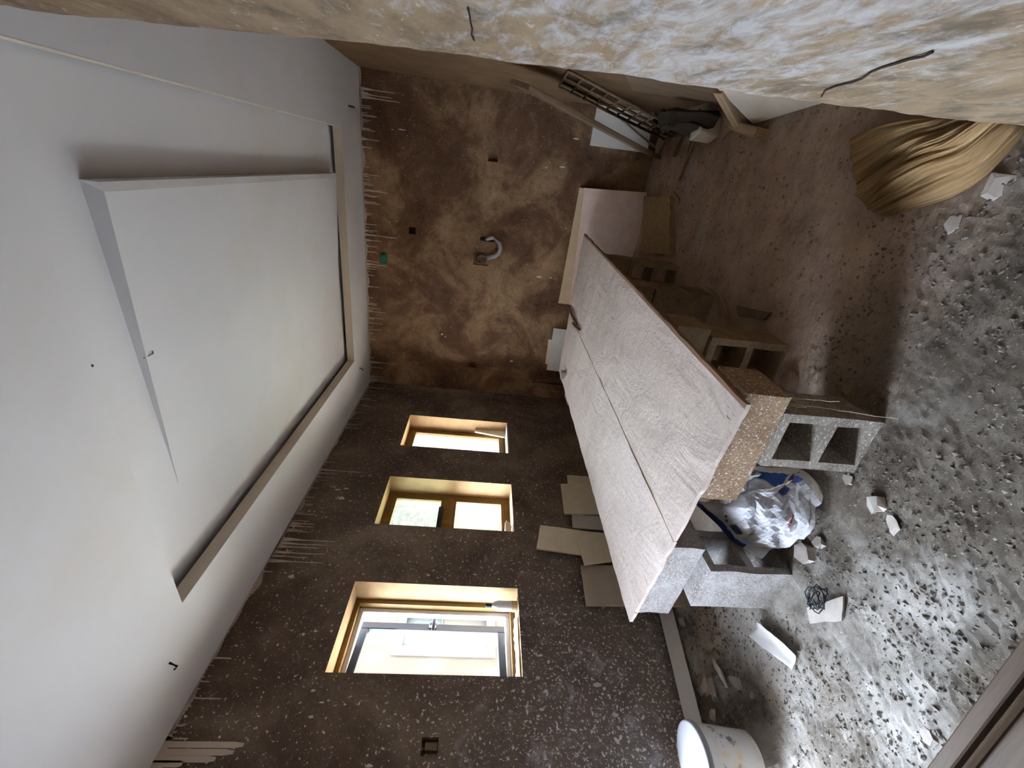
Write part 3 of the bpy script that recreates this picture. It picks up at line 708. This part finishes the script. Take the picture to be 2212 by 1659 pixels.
def sheet(name, net, nu, nv, mat, back, fold, parent=None, uvs=True, org=None):
    org = org or Vector(); V, Fc, UV = [], [], []
    for j in range(nv + 1):
        v = j / nv; row = [spline([r[i] for r in net], v) for i in range(len(net[0]))]
        for i in range(nu + 1):
            u = i / nu; V.append(spline(row, u) + fold(u, v) - org); UV.append((u, v))
    N = len(V); ix = lambda i, j: j * (nu + 1) + i
    for j in range(nv):
        for i in range(nu): Fc.append((ix(i, j), ix(i, j + 1), ix(i + 1, j + 1), ix(i + 1, j)))
    if back:
        for k in range(N):
            u, v = UV[k]; b = 4 * u * (1 - u) * 4 * v * (1 - v)
            V.append(V[k] + Vector(back) * (.12 + .88 * min(1, b * 1.3))); UV.append((u, v))
        V = [Vector(v) for v in V]
        for v in V[N:]: v.z = max(v.z, .02 - org.z)
        Fc += [tuple(x + N for x in reversed(t)) for t in Fc[:]]
        for i in range(nu):
            for j, s in ((0, 1), (nv, -1)):
                t = (ix(i, j), ix(i + 1, j), ix(i + 1, j) + N, ix(i, j) + N); Fc.append(t if s > 0 else t[::-1])
        for j in range(nv):
            for i, s in ((0, -1), (nu, 1)):
                t = (ix(i, j), ix(i, j + 1), ix(i, j + 1) + N, ix(i, j) + N); Fc.append(t if s > 0 else t[::-1])
    o = obj(name, V, Fc, mat, parent, True, None if parent else org)
    ul = o.data.uv_layers.new(name='UVMap')
    for lp in o.data.loops: ul.data[lp.index].uv = UV[lp.vertex_index]
    return o
def sackfold(u, v):
    r = abs(noise.noise((u * 4 + v * 3, v * 3 - u * 2, 1.3))) * .07 + abs(noise.noise((u * 10 - v * 6, v * 9, 4))) * .03
    return Vector((0, -1, .15)) * (r - .02) * min(1, 6 * u * (1 - u) + .1)
sk = sheet('cement_sack', NETP, 24, 24, SACK, (.02, .09, .04), sackfold, org=Vector((-1.25, 1.35, .03)))
for p_ in sk.data.polygons: p_.use_smooth = False
tag(sk, 'crumpled white plastic sack with blue print slumped between the near blocks', 'sack')

# ------------------------------------------------------------------ boards leaning behind the work table
def lean(name, label, cat, t0, t1, plane, k, drop, slide, mat, th=.012, group=None, zb=.02, jit=.002):
    """t0,t1 pixel ends of the top edge on the wall plane; foot slides out along slide"""
    f = onX if plane == 'x' else onY; p, q = f(*t0, k), f(*t1, k); sv = Vector(slide)
    e = (q - p).normalized(); dn = Vector((0, 0, -1)); dn = (dn - e * dn.dot(e)).normalized()
    Lp = (p.z - zb) if drop is None else drop
    a, b = p + dn * Lp + sv, q + dn * Lp + sv
    n = (q - p).cross(a - p)
    quad = [p, q, b, a] if n.dot(CAM - p) > 0 else [q, p, a, b]
    o = slab(name, quad, th, mat, None, 6, jit, len(label)); return tag(o, label, cat, group)
GW = 'boards leaning on the window wall'
lean('cream_board', 'pale cream board end peeking out behind the tallest stack, under the middle window', 'board', (1225, 1026), (1227, 1046), 'x', -2.47, None, (.05, 0, 0), CREAM, .012, GW)
lean('cream_board', 'square cream board leaning on the window wall, farthest of the row', 'board', (1211, 1045), (1219, 1109), 'x', -2.445, None, (.09, 0, 0), CREAM, .014, GW)
lean('white_board', 'narrow white board wedged between cream boards on the window wall', 'board', (1235, 1110), (1237, 1139), 'x', -2.46, None, (.06, 0, 0), WHITEB, .012, GW)
lean('tan_board', 'tan board half hidden behind the tilted one on the window wall', 'board', (1185, 1139), (1184, 1168), 'x', -2.45, .6, (.06, 0, 0), CREAM, .012, GW)
lean('tilted_board', 'tilted cream board sticking up highest in the row under the windows', 'board', (1167, 1134), (1159, 1184), 'x', -2.425, .6, (.08, .0, 0), CREAM, .014, GW)
lean('small_cream_board', 'small cream board leaning askew in front of the tilted one', 'board', (1247, 1170), (1262, 1220), 'x', -2.37, .48, (.09, 0, 0), CREAM, .01, GW)
lean('grey_board', 'grey-beige board leaning on the window wall nearest the near window', 'board', (1254, 1221), (1266, 1306), 'x', -2.435, None, (.1, 0, 0), GREYB, .02, GW)
GF = 'boards leaning on the far wall'
lean('tan_wallboard', 'long tan panel leaning on the far wall behind the pinkish one', 'panel', (1252, 405), (1206, 655), 'y', 4.47, None, (0, -.06, 0), TANB, .015, GF)
lean('pink_wallboard', 'long pinkish painted panel leaning low against the far wall', 'panel', (1263, 406), (1230, 655), 'y', 4.42, None, (0, -.07, 0), PINK, .02, GF, jit=.006)
lean('pale_board', 'pale board with stepped top leaning on the far wall near the corner', 'board', (1185, 733), (1178, 786), 'y', 4.47, .5, (0, -.05, 0), CREAM, .012, GF)
lean('pale_board', 'slightly lower pale board in front of the stepped one near the corner', 'board', (1196, 709), (1181, 799), 'y', 4.43, .5, (0, -.06, 0), WHITEB, .012, GF)
q = [onZ(1388, 424, .045), onZ(1447, 424, .045), onZ(1447, 550, .045), onZ(1384, 545, .045)]
for v in q: v.y = min(v.y, 4.36)
o = slab('mottled_slab', [q[1], q[0], q[3], q[2]], .04, MOTT, None, 8, .006, 2, rag=.01); tag(o, 'mottled brown slab lying on the floor before the pinkish panel', 'slab')

# skirting plank along the window wall
a0, b0 = onX(1425, 1325, XL + .05), onX(1480, 1556, XL + .05); a1, b1 = onX(1455, 1325, XL + .075), onX(1515, 1556, XL + .075)
ex = (a0 - b0); o0, o1 = a0 + ex * .35, b0 - ex * .1; e0, e1 = a1 + (a1 - b1) * .35, b1 - (a1 - b1) * .1
o = slab('loose_plank', [e1, e0, o0, o1], .02, WHITEB, None, 6, .001, 4); tag(o, 'long pale plank leaning along the foot of the window wall', 'plank')

# bucket
bx, by = -2.30, .825; bz = ground_z(bx, by) + .005
bk = thing('bucket', 'white plastic paint bucket with a worn label by the window wall', 'bucket', (bx, by, bz))
lathe('body', [(0, .004), (.105, .0), (.112, .006), (.140, .262), (.144, .264), (.144, .276), (.140, .278)], BUCKET, bk)
lathe('lid', [(.146, .262), (.1475, .268), (.1475, .284), (.144, .288), (.138, .289), (.07, .289), (0, .289)], LIDM, bk)

# bottle on the near window sill, foam and strips on the sills
p = Vector((XL - .06, 1.71, WZ0))
bt = thing('glue_bottle', 'white squeeze bottle with black cap on the near window sill', 'bottle', p)
lathe('body', [(0, 0), (.03, .002), (.032, .02), (.032, .13), (.026, .15), (.012, .165), (.011, .175)], FRAMEW, bt, 20)
lathe('base_band', [(.0325, .002), (.0335, .005), (.0335, .035), (.0325, .04)], TANB, bt, 20)
lathe('cap', [(.013, .170), (.013, .205), (.010, .21), (0, .21)], BLACKW, bt, 16)
V, Fc = [], []
for i in range(25):
    t = i / 24; y = 1.27 + .36 * t
    for s in (-1, 0, 1):
        V.append((XL - .07 + s * .03 + .02 * noise.noise((t * 5, s, 1)), y, WZ0 + .012 + .02 * abs(noise.noise((t * 7, s * 2, 3))) + (.012 if s == 0 else 0)))
for i in range(24):
    for k in range(2): Fc.append((i * 3 + k, i * 3 + k + 1, i * 3 + k + 4, i * 3 + k + 3))
o = Vector((XL - .07, 1.4, WZ0 + .005)); ob = obj('torn_film', [Vector(v) - o for v in V], Fc, PAPER, None, False, o); tag(ob, 'torn strip of white film lying on the near window sill', 'film')
parts = []
for k in range(5):
    g = [Vector((XL - .06 + .03 * math.cos(t * .8 + k), 2.36 + .05 * math.sin(t * .9 + k * 1.3) + .004 * k, WZ0 + .02 + .006 * k + .012 * abs(math.sin(t * .5 + k)))) for t in range(12)]
    parts.append(tube_data(g, .008, 6))
V, Fc = join(parts); o = Vector((XL - .06, 2.36, WZ0)); ob = obj('rope_clump', [v - o for v in V], Fc, STRAND, None, True, o); tag(ob, 'tangled pale rope clump on the middle window sill', 'rope')
o = slab('cream_strip', [onX(1026, 932, -2.6), onX(1090, 944, -2.6), onX(1093, 931, -2.6) , onX(1027, 917, -2.6)], .015, CREAM, None, 3, .001, 1)
tag(o, 'short cream board propped in the corner of the far window', 'board')

# wall fittings
ct = thing('conduit_loop', 'bent grey conduit loop sticking out of the far wall', 'conduit', onY(1062, 535, YF))
pts = [onY(x, y, Y) for x, y, Y in ((1052, 516, 4.53), (1058, 514, 4.48), (1066, 513, 4.45), (1074, 518, 4.44), (1080, 527, 4.44), (1081, 538, 4.44), (1077, 548, 4.44), (1069, 554, 4.45), (1060, 556, 4.48), (1050, 557, 4.53))]
tube('conduit', local_pts(ct, pts), .022, GREYT, ct, 10)
parts = []
for k in range(4):
    cc = onY(1039, 560, YF - .015)
    parts.append(tube_data([cc + Vector(((.05 - .007 * k) * math.cos(t * .55 + k), .012 * math.sin(t + k), (.06 - .006 * k) * math.sin(t * .55 + k))) for t in range(13)], .006, 5))
V, Fc = join(parts); obj('wire_coil', local_pts(ct, V), Fc, OLDW, ct, True)
p = onY(829, 558, YF - .03); o = link('cable_cap', boxmesh('cable_cap', .09, .06, .07, .012, 2, .02, 5), GREENC, None, True, p); tag(o, 'small green plastic cap on the far wall below the paint drips', 'cap')
p = onX(931, 1614, XL - .035); o = box('socket_insert', p, (.02, .035, .06), STICKW, wl, jit=.006, cuts=1)

# ------------------------------------------------------------------ junk in the far right corner
GJ = None
top = onX(1123, 182, .50); bot = onY(1408, 334, 4.22); vd = (bot + top) / 2 - CAM; vd.z = 0
o = beam('corner_plank', bot, top, .22, .03, OLDW, None, (vd.x, vd.y + .2, 0)); tag(o, 'long dark plank leaning edge-on across the far right corner', 'plank', GJ)
gr = thing('steel_grille', 'rusty ladder-like steel grille leaning on the side wall', 'grille', onZ(1455, 293, .03), group=GJ)
g0, g1 = onX(1228, 153, .61), onX(1207, 188, .61); h0, h1 = onZ(1478, 286, .03), onZ(1436, 301, .03)
for u in (0, .33, .62, 1): tube('rail', local_pts(gr, [h1.lerp(h0, u), g1.lerp(g0, u)]), .011, STEEL, gr, 6)
for k in range(11):
    v = k / 10; tube('rung', local_pts(gr, [h1.lerp(g1, v), h0.lerp(g0, v)]), .008, STEEL, gr, 6)
P = [onY(1292, 217, 4.46), onY(1274, 314, 4.46), onY(1398, 330, 4.40), onY(1415, 235, 4.40)]
o = slab('white_foam_sheet', [P[1], P[2], P[3], P[0]], .02, WHITEB, None, 4, .002, 2); tag(o, 'white panel standing behind the leaning plank in the corner', 'panel', GJ)
lean('cardboard_sheet', 'brown cardboard sheet leaning on the side wall behind the dark sack', 'cardboard', (1350, 163), (1366, 196), 'x', .615, None, (-.05, 0, 0), OLDW, .01)
o = link('grimy_sack', boxmesh('grimy_sack', .12, .3, .36, .03, 7, .05, 4, 6), DARKB, None, True, (.47, 3.42, .19)); tag(o, 'dark grimy sack slumped against the side wall', 'sack', GJ)
p = onZ(1500, 262, .13); o = box('pale_brick', (p.x - .05, p.y - .1, .075), (.12, .13, .15), GREYB, None, (.05, 0, .35), .008, 3, .006, 5); tag(o, 'pale square brick standing before the dark sack', 'brick', GJ)
b0, b1 = onZ(1598, 276, .05), onX(1553, 196, .56)
o = beam('leaning_batten', b0, b1, .07, .035, STICKW, None, (0, 1, 0)); tag(o, 'short batten leaning from the floor to the side wall', 'batten', GJ)
p, q = onZ(1592, 272, .04), onZ(1646, 290, .04); o = beam('wood_offcut', p, q, .09, .05, STICKW, None, (0, 0, 1)); tag(o, 'thick wooden offcut lying at the foot of the leaning batten', 'offcut', GJ)
P = [onZ(1630, 264, .02), onZ(1800, 211, .02)]; up = Vector((.14, .0, .28))
o = slab('plasterboard_offcut', [P[1], P[0] , P[0] + up, P[1] + up], .012, GREYB, None, 4, .003, 4); tag(o, 'grey plasterboard piece leaning low behind the near wall end', 'board', GJ)
o = tube('white_stick', [onY(1339, 255, 4.1), onY(1415, 318, 4.25)], .009, STRAND, None, 6); tag(o, 'thin white stick leaning behind the grille', 'stick', GJ)
for k, (a, b, lab) in enumerate((((1512, 235), (1486, 330), 'dark thin lath lying beside the pale brick'), ((1500, 300), (1466, 390), 'long thin lath lying flat on the dirt before the corner'), ((1474, 290), (1455, 338), 'short splintered lath at the foot of the grille'), ((1588, 268), (1560, 298), 'short pale lath beside the wooden offcut'), ((1440, 300), (1420, 340), 'stubby lath at the foot of the leaning plank'))):
    o = beam('wood_lath', onZ(*a, .06 if k == 0 else .03), onZ(*b, .03), .03, .012, OLDW if k in (0, 2) else STICKW, None, (1, 0, 0)); tag(o, lab, 'lath', 'laths scattered in the corner')
p, q = onZ(1455, 418, .02), onZ(1467, 436, .02)
o = beam('wood_chip', p, q, .03, .012, STICKW, None, (1, 0, 0)); tag(o, 'single wood chip on the dirt before the mottled slab', 'chip')
# curved trim and flat board by the blocks
pts = [onZ(x, y, z) for x, y, z in ((1536, 622, .10), (1549, 634, .07), (1557, 650, .045), (1562, 668, .035), (1565, 688, .03))]
V, Fc = [], []
for i, p in enumerate(pts):
    for dx, dz in ((-.0, .0), (.0, .012)):
        for s in (-1, 1): V.append(p + Vector((0, .045 * s, dz)))
for i in range(len(pts) - 1):
    a = i * 4; b = a + 4
    Fc += [(a, a + 1, b + 1, b), (a + 2, b + 2, b + 3, a + 3), (a, b, b + 2, a + 2), (a + 1, a + 3, b + 3, b + 1)]
Fc += [(0, 2, 3, 1), (16, 17, 19, 18)]
o = pts[2].copy(); ob = obj('bent_trim', [v - o for v in V], Fc, STICKW, None, False, o); tag(ob, 'bent strip of trim beside the third block', 'trim')
o = slab('thin_offcut', [onZ(1590, 660, .035), onZ(1595, 684, .03), onZ(1648, 692, .03), onZ(1664, 676, .035)], .012, OLDW, None, 3, .002, 2); tag(o, 'thin brown offcut lying on the dirt beside the second block', 'offcut')

# ------------------------------------------------------------------ golden sheeting by the near wall end
m = M('golden_sheeting', .6, .3)
uv = m.n('ShaderNodeUVMap').outputs[0]; st_ = m.n('ShaderNodeTexNoise'); st_.inputs['Scale'].default_value = 1; st_.inputs['Detail'].default_value = 7; st_.inputs['Roughness'].default_value = .7; st_.inputs['Distortion'].default_value = .4
m.l(m.mapped((26, 1.6, 1), co=uv), st_.inputs['Vector'])
base = m.ramp(st_.outputs[0], [(.3, c(120, 88, 56)), (.5, c(186, 150, 104)), (.7, c(214, 188, 142))])
m.color(base).bump(st_.outputs[0], .8, .02)
tr = m.n('ShaderNodeBsdfTranslucent'); m.l(base, tr.inputs[0]); mx = m.n('ShaderNodeMixShader'); mx.inputs[0].default_value = .3
out = m.t.nodes['Material Output']; m.l(m.b.outputs[0], mx.inputs[1]); m.l(tr.outputs[0], mx.inputs[2]); m.l(mx.outputs[0], out.inputs[0]); GOLD = m.m
NETC = [[(1835, 300, .03), (1842, 360, .03), (1856, 420, .03), (1880, 452, .02), (1915, 468, .01)],
        [(1888, 275, .10), (1905, 320, .09), (1912, 370, .08), (1935, 420, .06), (1975, 452, .01)],
        [(1945, 262, .20), (1965, 290, .20), (1985, 330, .19), (2015, 378, .14), (2060, 425, .01)],
        [(2000, 256, .26), (2035, 268, .27), (2065, 300, .26), (2100, 345, .17), (2125, 385, .01)],
        [(2040, 246, .27), (2085, 250, .28), (2130, 256, .27), (2172, 285, .19), (2186, 322, .02)],
        [(2060, 238, .24), (2110, 240, .26), (2160, 244, .25), (2200, 262, .18), (2215, 285, .03)]]
NETC = [[onZ(*q) for q in row] for row in NETC]
def goldfold(u, v):
    k = math.sin(math.pi * u) * (.35 + .65 * math.sin(math.pi * min(1, .15 + v * .8)))
    a = math.sin(u * 34 + 3.5 * math.sin(v * 3 + u * 4)) * .016 + abs(noise.noise((u * 13, v * 2.2, 2))) * .045 + abs(noise.noise((u * 34 + v * 2, v * 2, 5))) * .028
    dip = -.05 * math.exp(-((u - .45) / .12) ** 2 - ((v - .22) / .13) ** 2)
    return Vector((-.3, -.35, .9)) * (a * k + dip)
o = sheet('golden_sheeting', NETC, 120, 60, GOLD, (.0, .0, -.012), goldfold, org=Vector((.2, 1.55, .01)))
tag(o, 'crumpled golden sheeting heaped on the floor by the near wall end', 'sheeting')

# ------------------------------------------------------------------ old door lying at the near left
e0, e1 = onZ(2212, 1370, .085), onZ(2000, 1659, .085); m0, m1 = onZ(2212, 1487, .085), onZ(2105, 1659, .085)
ed = (e1 - e0).normalized(); pn = Vector((ed.y, -ed.x, 0)); pn = pn if pn.dot(m0 - e0) > 0 else -pn
off = (m0 - e0).dot(pn); st = e0 - ed * .55; th_ = math.atan2(ed.y, ed.x)
dr = thing('wooden_door', 'brown wooden panelled door lying on the rubble in the near left corner', 'door', (st.x, st.y, .045), (0, 0, th_))
sgn = 1 if Vector((-ed.y, ed.x, 0)).dot(pn) > 0 else -1
DL, DW = 1.75, .72
def dpart(nm, x0, x1, y0, y1, z0, z1, bev=.004): return box(nm, ((x0 + x1) / 2, sgn * (y0 + y1) / 2, (z0 + z1) / 2), (x1 - x0, y1 - y0, z1 - z0), DOORW, dr, bevel=bev)
dpart('stile', 0, DL, 0, off * .75, 0, .04); dpart('stile', 0, DL, DW - off * .75, DW, 0, .04)
dpart('rail', 0, .1, off * .75, DW - off * .75, 0, .04); dpart('rail', DL - .1, DL, off * .75, DW - off * .75, 0, .04)
dpart('moulding', .1, DL - .1, off * .95, off * 1.25, .008, .038, .008); dpart('panel', .1, DL - .1, off * .75, DW - off * .75, .004, .018)

# ------------------------------------------------------------------ small things on the ground
q = [onZ(x, y, .03) for x, y in ((1735, 1312), (1813, 1288), (1812, 1340), (1742, 1346))]
for v in q: v.z = .016 + ground_z(v.x, v.y) * .5
o = slab('broken_tile', [q[0], q[3], q[2], q[1]], .008, SHARD, None, 3, .001, 3, rag=.006); tag(o, 'broken pale tile lying on the rubble beside the tangled black wire', 'tile')
parts = []; cc = onZ(1772, 1287, .05)
for k in range(6):
    ph = k * 2.3; rx, ry = .07 - .008 * k, .024 + .008 * ((k * 5) % 4)
    parts.append(tube_data([cc + Vector((-.02 + rx * math.cos(t * .42 + ph) * .9 + .03 * noise.noise((t * .4, k, 1)), ry * math.sin(t * .42 + ph) + .025 * noise.noise((t * .4, k, 2)), .004 * k + .01 * noise.noise((t * .5, k, 3)))) for t in range(16)], .0024, 6))
V, Fc = join(parts); ob = obj('black_wire', [v - cc for v in V], Fc, BLACKW, None, True, cc); tag(ob, 'tangle of black wire on the rubble beside the broken tile', 'wire')
def paper(name, label, cat, pxs, z, mat, curl):
    a, b, q, d = [onZ(x, y, z) for x, y in pxs]; V, Fc = [], []; k = 10; o = (a + b + q + d) / 4
    for j in range(k + 1):
        for i in range(k + 1):
            u, v = i / k, j / k; p = a.lerp(b, u).lerp(d.lerp(q, u), v)
            p.z = max(ground_z(p.x, p.y), 0) + .008 + curl * max(0, u - .4) ** 2 * 2 + .006 * noise.noise((u * 4, v * 4, z)); V.append(p - o)
    for j in range(k):
        for i in range(k): a_ = j * (k + 1) + i; Fc.append((a_, a_ + 1, a_ + k + 2, a_ + k + 1))
    ob = obj(name, V, Fc, mat, None, True, o); s = ob.modifiers.new('thick', 'SOLIDIFY'); s.thickness = .0015; return tag(ob, label, cat)
paper('paper_sheet', 'curled white sheet lying in the bright patch near the near left block', 'sheet', ((1612, 1372), (1648, 1342), (1724, 1408), (1706, 1446)), .02, PAPER, .05)
def shard(label, px, py, r, z, flat=.25, mat=None, name='plaster_shard', group='plaster shards in the rubble', cat='shard', tilt=.3):
    p = onZ(px, py, z); rd = random.Random(int(px * 7 + py)); n = rd.choice((5, 6, 7)); V = []
    hh = r * flat
    for s in (0, 1):
        for k in range(n):
            g = 2 * math.pi * (k + rd.random() * .5) / n; rr = r * rd.uniform(.65, 1.15) * (1 - .12 * s)
            V.append((rr * math.cos(g), rr * math.sin(g), hh * s * rd.uniform(.8, 1.2)))
    Fc = [tuple(range(n - 1, -1, -1)), tuple(range(n, 2 * n))] + [(k, (k + 1) % n, n + (k + 1) % n, n + k) for k in range(n)]
    ob = obj(name, V, Fc, mat or SHARD, None, False, (p.x, p.y, max(ground_z(p.x, p.y) - r * .1, 0)), (rd.uniform(-tilt, tilt), rd.uniform(-tilt, tilt), rd.uniform(0, 6)))
    return tag(ob, label, cat, group)
for (lab, px, py, r, z, fl_) in (('large thin plaster shard lying topmost in the heap by the bucket', 1540, 1462, .085, .1, .12), ('wide plaster shard lying flat between bucket and plank', 1532, 1502, .09, .1, .12), ('pale shard on the bright side of the heap by the bucket', 1566, 1478, .065, .08, .15),
                             ('small shard against the plank above the bucket', 1510, 1480, .07, .12, .12), ('rounded plaster chunk by the plank under the board corner', 1482, 1345, .035, .06, .5), ('grey chunk touching the bucket', 1560, 1545, .03, .08, .5), ('long shard at the foot of the plank', 1496, 1425, .06, .09, .12),
                             ('white flake standing at the edge of the bright patch', 1612, 1503, .018, .04, .4), ('white paper-thin flake near the centre of the rubble', 1905, 1130, .045, .03, .08), ('fist-sized white lump beside the thin flake', 1880, 1090, .04, .04, .7), ('white chip tucked under the nearest block', 1815, 1035, .03, .04, .3),
                             ('torn white crust before the near left block', 1722, 1195, .05, .05, .6), ('small white crust stuck beside the torn one', 1752, 1172, .03, .04, .5), ('flat shard on the rubble near the golden sheeting', 2150, 400, .05, .03, .15), ('second flat shard close to the golden sheeting', 2050, 482, .035, .02, .2),
                             ('brown clod beside the second block', 1702, 822, .06, .03, .6), ('small clod behind the nearest block', 1830, 838, .04, .02, .5), ('broken chunk near the door', 1990, 1590, .03, .03, .3)):
    shard(lab, px, py, r, z, fl_, DIRTST if 'clod' in lab else None)
# gravel: too many to count
V, Fc = [], []; rd = random.Random(3)
OCT = [(1, 0, 0), (-1, 0, 0), (0, 1, 0), (0, -1, 0), (0, 0, 1), (0, 0, -1)]; OF = [(0, 2, 4), (2, 1, 4), (1, 3, 4), (3, 0, 4), (2, 0, 5), (1, 2, 5), (3, 1, 5), (0, 3, 5)]
FOOT = [(-.9, 1.21, -.65, 1.44), (-1.75, 1.18, -1.45, 1.45), (-.83, 1.81, -.58, 2.04), (-.82, 2.6, -.55, 2.86), (-.71, 3.22, -.49, 3.44), (.23, -2, .7, 1.23), (.45, 2.3, .7, 4.5), (.06, 1.36, .4, 1.9), (-2.42, .7, -2.18, .95), (-1.42, 1.26, -.92, 1.5)]
def pebble(x, y, r):
    if any(a < x < d and b < y < e for a, b, d, e in FOOT): return
    o = len(V); z = ground_z(x, y) + r * .15; g = rd.uniform(0, 6); cg, sg = math.cos(g), math.sin(g)
    for (a, b, d) in OCT:
        a, b, d = a * r * rd.uniform(.7, 1.4), b * r * rd.uniform(.6, 1.1), d * r * rd.uniform(.4, .8)
        a += rd.uniform(-.3, .3) * r; b += rd.uniform(-.3, .3) * r; V.append((x + a * cg - b * sg, y + a * sg + b * cg, z + d))
    Fc.extend(tuple(i + o for i in t) for t in OF)
for k in range(15000):
    y = .15 + 1.5 * rd.random() ** 1.1; x = rd.uniform(-2.3, .4)
    if x < -2.0 and y < .6: continue
    if noise.noise((x * 3, y * 3, 7)) < -.25: continue
    pebble(x, y, .002 + .008 * rd.random() ** 3.5)
for k in range(900): pebble(XL + .05 + .3 * rd.random(), rd.uniform(.9, 2.6), .004 + .016 * rd.random() ** 3)
o = obj('gravel', V, Fc, STONE); tag(o, 'loose grey gravel and grit scattered over the floor', 'gravel', None, 'stuff')
V, Fc = [], []
for k in range(2500): pebble(rd.uniform(-.5, .55), rd.uniform(1.5, 4.3), .002 + .009 * rd.random() ** 4)
o = obj('dirt_crumbs', V, Fc, DIRTST); tag(o, 'small brown dirt crumbs scattered over the far floor', 'crumbs', None, 'stuff')
